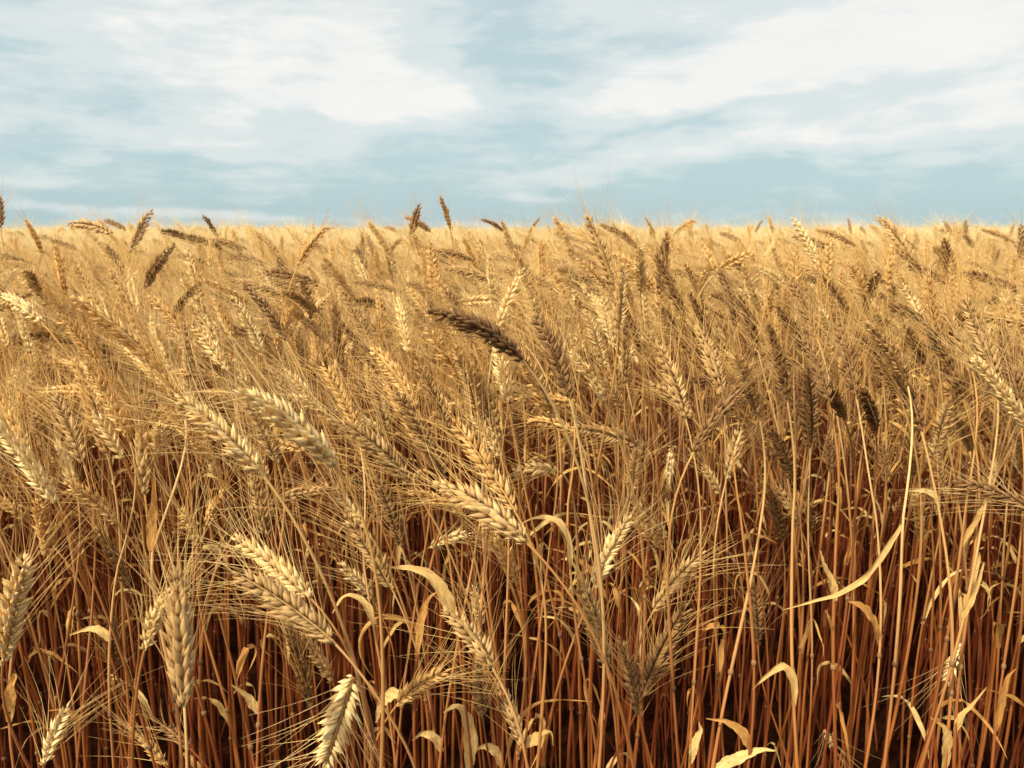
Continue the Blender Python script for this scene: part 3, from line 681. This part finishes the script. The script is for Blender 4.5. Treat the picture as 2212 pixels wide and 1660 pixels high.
# ------------------------------------------------------------------ ground and the crop roof far away
def sheet(name, x0, x1, y0, y1, z, nx, ny, mat, bump=0, power=1):
    xs = np.linspace(x0, x1, nx); ys = y0 + (y1 - y0) * np.linspace(0, 1, ny) ** power
    X, Y = np.meshgrid(xs, ys); Z = np.full_like(X, z)
    if bump: Z += RNG.normal(size=Z.shape) * bump
    v = np.stack([X, Y, Z], -1).reshape(-1, 3)
    q = [(j * nx + i, j * nx + i + 1, (j + 1) * nx + i + 1, (j + 1) * nx + i) for j in range(ny - 1) for i in range(nx - 1)]
    mb = MB(); mb.add(v, q, .5, v * .1); return mb.build(name, [mat])
soil, nt = newmat('soil')
out = N(nt, 'ShaderNodeOutputMaterial'); bs = N(nt, 'ShaderNodeBsdfPrincipled'); bs.inputs['Roughness'].default_value = 1; bs.inputs['Specular IOR Level'].default_value = 0
tc = N(nt, 'ShaderNodeNewGeometry'); ns = N(nt, 'ShaderNodeTexNoise'); ns.inputs['Scale'].default_value = 18; ns.inputs['Detail'].default_value = 8
nt.links.new(tc.outputs['Position'], ns.inputs['Vector'])
nt.links.new(ramp(nt, ns.outputs['Fac'], [(.35, (.010, .003, .002)), (.7, (.035, .012, .006))]), bs.inputs['Base Color'])
bm_ = N(nt, 'ShaderNodeBump'); bm_.inputs['Distance'].default_value = .02; nt.links.new(ns.outputs['Fac'], bm_.inputs['Height']); nt.links.new(bm_.outputs[0], bs.inputs['Normal'])
nt.links.new(bs.outputs[0], out.inputs[0])
g = sheet('ground', -1500, 1500, -300, 3000, 0, 12, 12, soil); g['kind'] = 'structure'
far, nt = newmat('distant_crop')
out = N(nt, 'ShaderNodeOutputMaterial'); bs = N(nt, 'ShaderNodeBsdfPrincipled'); bs.inputs['Roughness'].default_value = .9
tc = N(nt, 'ShaderNodeNewGeometry'); ns = N(nt, 'ShaderNodeTexNoise'); ns.inputs['Scale'].default_value = 3; ns.inputs['Detail'].default_value = 8
nt.links.new(tc.outputs['Position'], ns.inputs['Vector'])
nt.links.new(ramp(nt, ns.outputs['Fac'], [(.3, (.72, .50, .22)), (.7, (.88, .68, .36))]), bs.inputs['Base Color']); nt.links.new(bs.outputs[0], out.inputs[0])
fc = sheet('far_crop', -1500, 1500, 45, 3000, .86, 240, 160, far, .045, 3)
fc['kind'] = 'stuff'; fc['label'] = 'distant wheat crop running to the horizon'; fc['category'] = 'wheat crop'

# ------------------------------------------------------------------ sun and sky with clouds
SUN_EL, SUN_AZ = R(45), R(-135)             # azimuth measured from the view direction (+Y), negative = left
sd = np.array([math.sin(SUN_AZ) * math.cos(SUN_EL), math.cos(SUN_AZ) * math.cos(SUN_EL), math.sin(SUN_EL)])
sl = bpy.data.lights.new('sun', 'SUN'); sl.energy = 5.0; sl.angle = R(2.5); sl.color = (1.0, .93, .72)
so = bpy.data.objects.new('sun', sl); COL.objects.link(so)
so.rotation_euler = Vector(sd).to_track_quat('Z', 'Y').to_euler()

world = bpy.data.worlds.new('World'); scene.world = world; world.use_nodes = True
nt = world.node_tree; nt.nodes.clear()
out = N(nt, 'ShaderNodeOutputWorld'); bg = N(nt, 'ShaderNodeBackground'); nt.links.new(bg.outputs[0], out.inputs[0])
bg.inputs['Strength'].default_value = 0.1
sky = N(nt, 'ShaderNodeTexSky', sky_type='NISHITA'); sky.sun_disc = False
sky.sun_elevation = SUN_EL; sky.sun_rotation = SUN_AZ; sky.dust_density = 1.5; sky.air_density = 1.0
tc = N(nt, 'ShaderNodeTexCoord'); sep = N(nt, 'ShaderNodeSeparateXYZ'); nt.links.new(tc.outputs['Generated'], sep.inputs[0])
X, Y, Z = sep.outputs
az = math_(nt, 'ARCTAN2', X, Y); el = math_(nt, 'ARCSINE', Z)
def azel(px, py):
    r = nrm(ray(px, py)); return math.atan2(r[0], r[1]), math.asin(r[2])
comb = N(nt, 'ShaderNodeCombineXYZ'); nt.links.new(az, comb.inputs[0]); nt.links.new(el, comb.inputs[1])
def skynoise(scale, sx, sy, detail, rough=.55, dist=0, off=0, rotz=0):
    mp = N(nt, 'ShaderNodeMapping'); mp.inputs['Scale'].default_value = (sx, sy, 1); mp.inputs['Location'].default_value = (off, off * .7, off)
    mp.inputs['Rotation'].default_value = (0, 0, rotz)
    nt.links.new(comb.outputs[0], mp.inputs[0])
    n = N(nt, 'ShaderNodeTexNoise'); n.inputs['Scale'].default_value = scale; n.inputs['Detail'].default_value = detail
    n.inputs['Roughness'].default_value = rough; n.inputs['Distortion'].default_value = dist
    nt.links.new(mp.outputs[0], n.inputs['Vector']); return n
wA = skynoise(5, 1, 2.2, 3, off=4); wB = skynoise(5, 1, 2.2, 3, off=9)
WAZ = math_(nt, 'ADD', az, math_(nt, 'MULTIPLY', math_(nt, 'SUBTRACT', wA.outputs['Fac'], .5), .22))
WEL = math_(nt, 'ADD', el, math_(nt, 'MULTIPLY', math_(nt, 'SUBTRACT', wB.outputs['Fac'], .5), .09))
# broad cloud masses (pixel centre, half-widths in px, tilt deg, weight)
BLOBS = [(620,110,330,120,8,.62),(760,40,190,90,0,.35),(560,205,420,38,3,.45),(800,215,190,45,-8,.45),(250,280,330,26,2,.45),(120,30,260,60,0,.22),
 (1560,190,380,70,-8,.60),(1700,60,420,80,-4,.50),(2080,90,330,110,0,.65),(1320,25,150,28,0,.30),(1330,190,180,40,0,.35),
 (1800,300,420,32,-6,.55),(1560,340,200,20,-6,.25),(2150,200,160,40,-8,.35),(1180,380,90,10,2,.28),(1210,432,70,8,2,.30),(400,462,420,9,2,.42),(60,393,120,9,0,.30),(2060,345,120,12,0,.3),
 (1080,130,110,150,10,-.40),(1700,225,330,16,-10,-.35),(1380,110,100,22,-5,-.30),(100,150,170,60,12,-.15),(1900,140,260,20,-8,-.15),
 (900,440,1400,40,0,-.12)]
tot = None
for cx, cy, rx, ry, tilt, w in BLOBS:
    a0, e0 = azel(cx, cy); sx, sy = rx / F * .95, ry / F * .95; c, s = math.cos(R(tilt)), math.sin(R(tilt))
    da = math_(nt, 'SUBTRACT', WAZ, a0); de = math_(nt, 'SUBTRACT', WEL if ry > 15 else el, e0)
    u = math_(nt, 'ADD', math_(nt, 'MULTIPLY', da, c / sx), math_(nt, 'MULTIPLY', de, -s / sx))
    v = math_(nt, 'ADD', math_(nt, 'MULTIPLY', da, s / sy), math_(nt, 'MULTIPLY', de, c / sy))
    q = math_(nt, 'ADD', math_(nt, 'MULTIPLY', u, u), math_(nt, 'MULTIPLY', v, v))
    gs = math_(nt, 'MULTIPLY', math_(nt, 'EXPONENT', math_(nt, 'MULTIPLY', q, -.8)), w)
    tot = gs if tot is None else math_(nt, 'ADD', tot, gs)
n1 = skynoise(7, 1, 3.0, 7, .6, .4, 1.5, R(-6)); n2 = skynoise(16, 1, 5.0, 6, .62, .5, 5, R(-4))
nsum = math_(nt, 'ADD', math_(nt, 'MULTIPLY', math_(nt, 'SUBTRACT', n1.outputs['Fac'], .5), 1.35), math_(nt, 'MULTIPLY', math_(nt, 'SUBTRACT', n2.outputs['Fac'], .5), .65))
hi_sky = ramp(nt, el, [(0.34, 0.0), (0.9, 0.45)])   # above the picture the cover is mostly cloud
m = math_(nt, 'ADD', math_(nt, 'ADD', tot, nsum), math_(nt, 'ADD', hi_sky, .10))
mask = ramp(nt, m, [(-.08, 0), (.5, .5), (1.2, 1)], 'EASE')
blue = mixc(nt, .82, sky.outputs[0], mixc(nt, ramp(nt, el, [(0, 0), (.35, 1)]), (5.0, 6.85, 7.25), (6.3, 7.6, 7.7)))
cloud = mixc(nt, n1.outputs['Fac'], (8.4, 8.7, 8.6), (9.8, 9.6, 9.1))
dp = N(nt, 'ShaderNodeVectorMath', operation='DOT_PRODUCT'); nt.links.new(tc.outputs['Generated'], dp.inputs[0]); dp.inputs[1].default_value = tuple(sd)
fill_glow = ramp(nt, dp.outputs['Value'], [(.25, (0, 0, 0)), (1.0, (14, 11.5, 8))])      # warm fill glow added to the unseen sky behind the camera, around the sun
nt.links.new(mixc(nt, 1.0, mixc(nt, mask, blue, cloud), fill_glow, 'ADD'), bg.inputs[0])

scene.view_settings.view_transform = 'Standard'; scene.view_settings.look = 'None'
scene.view_settings.exposure = 0; scene.view_settings.gamma = 1
scene.cycles.max_bounces = 10; scene.cycles.diffuse_bounces = 7; scene.cycles.transmission_bounces = 4
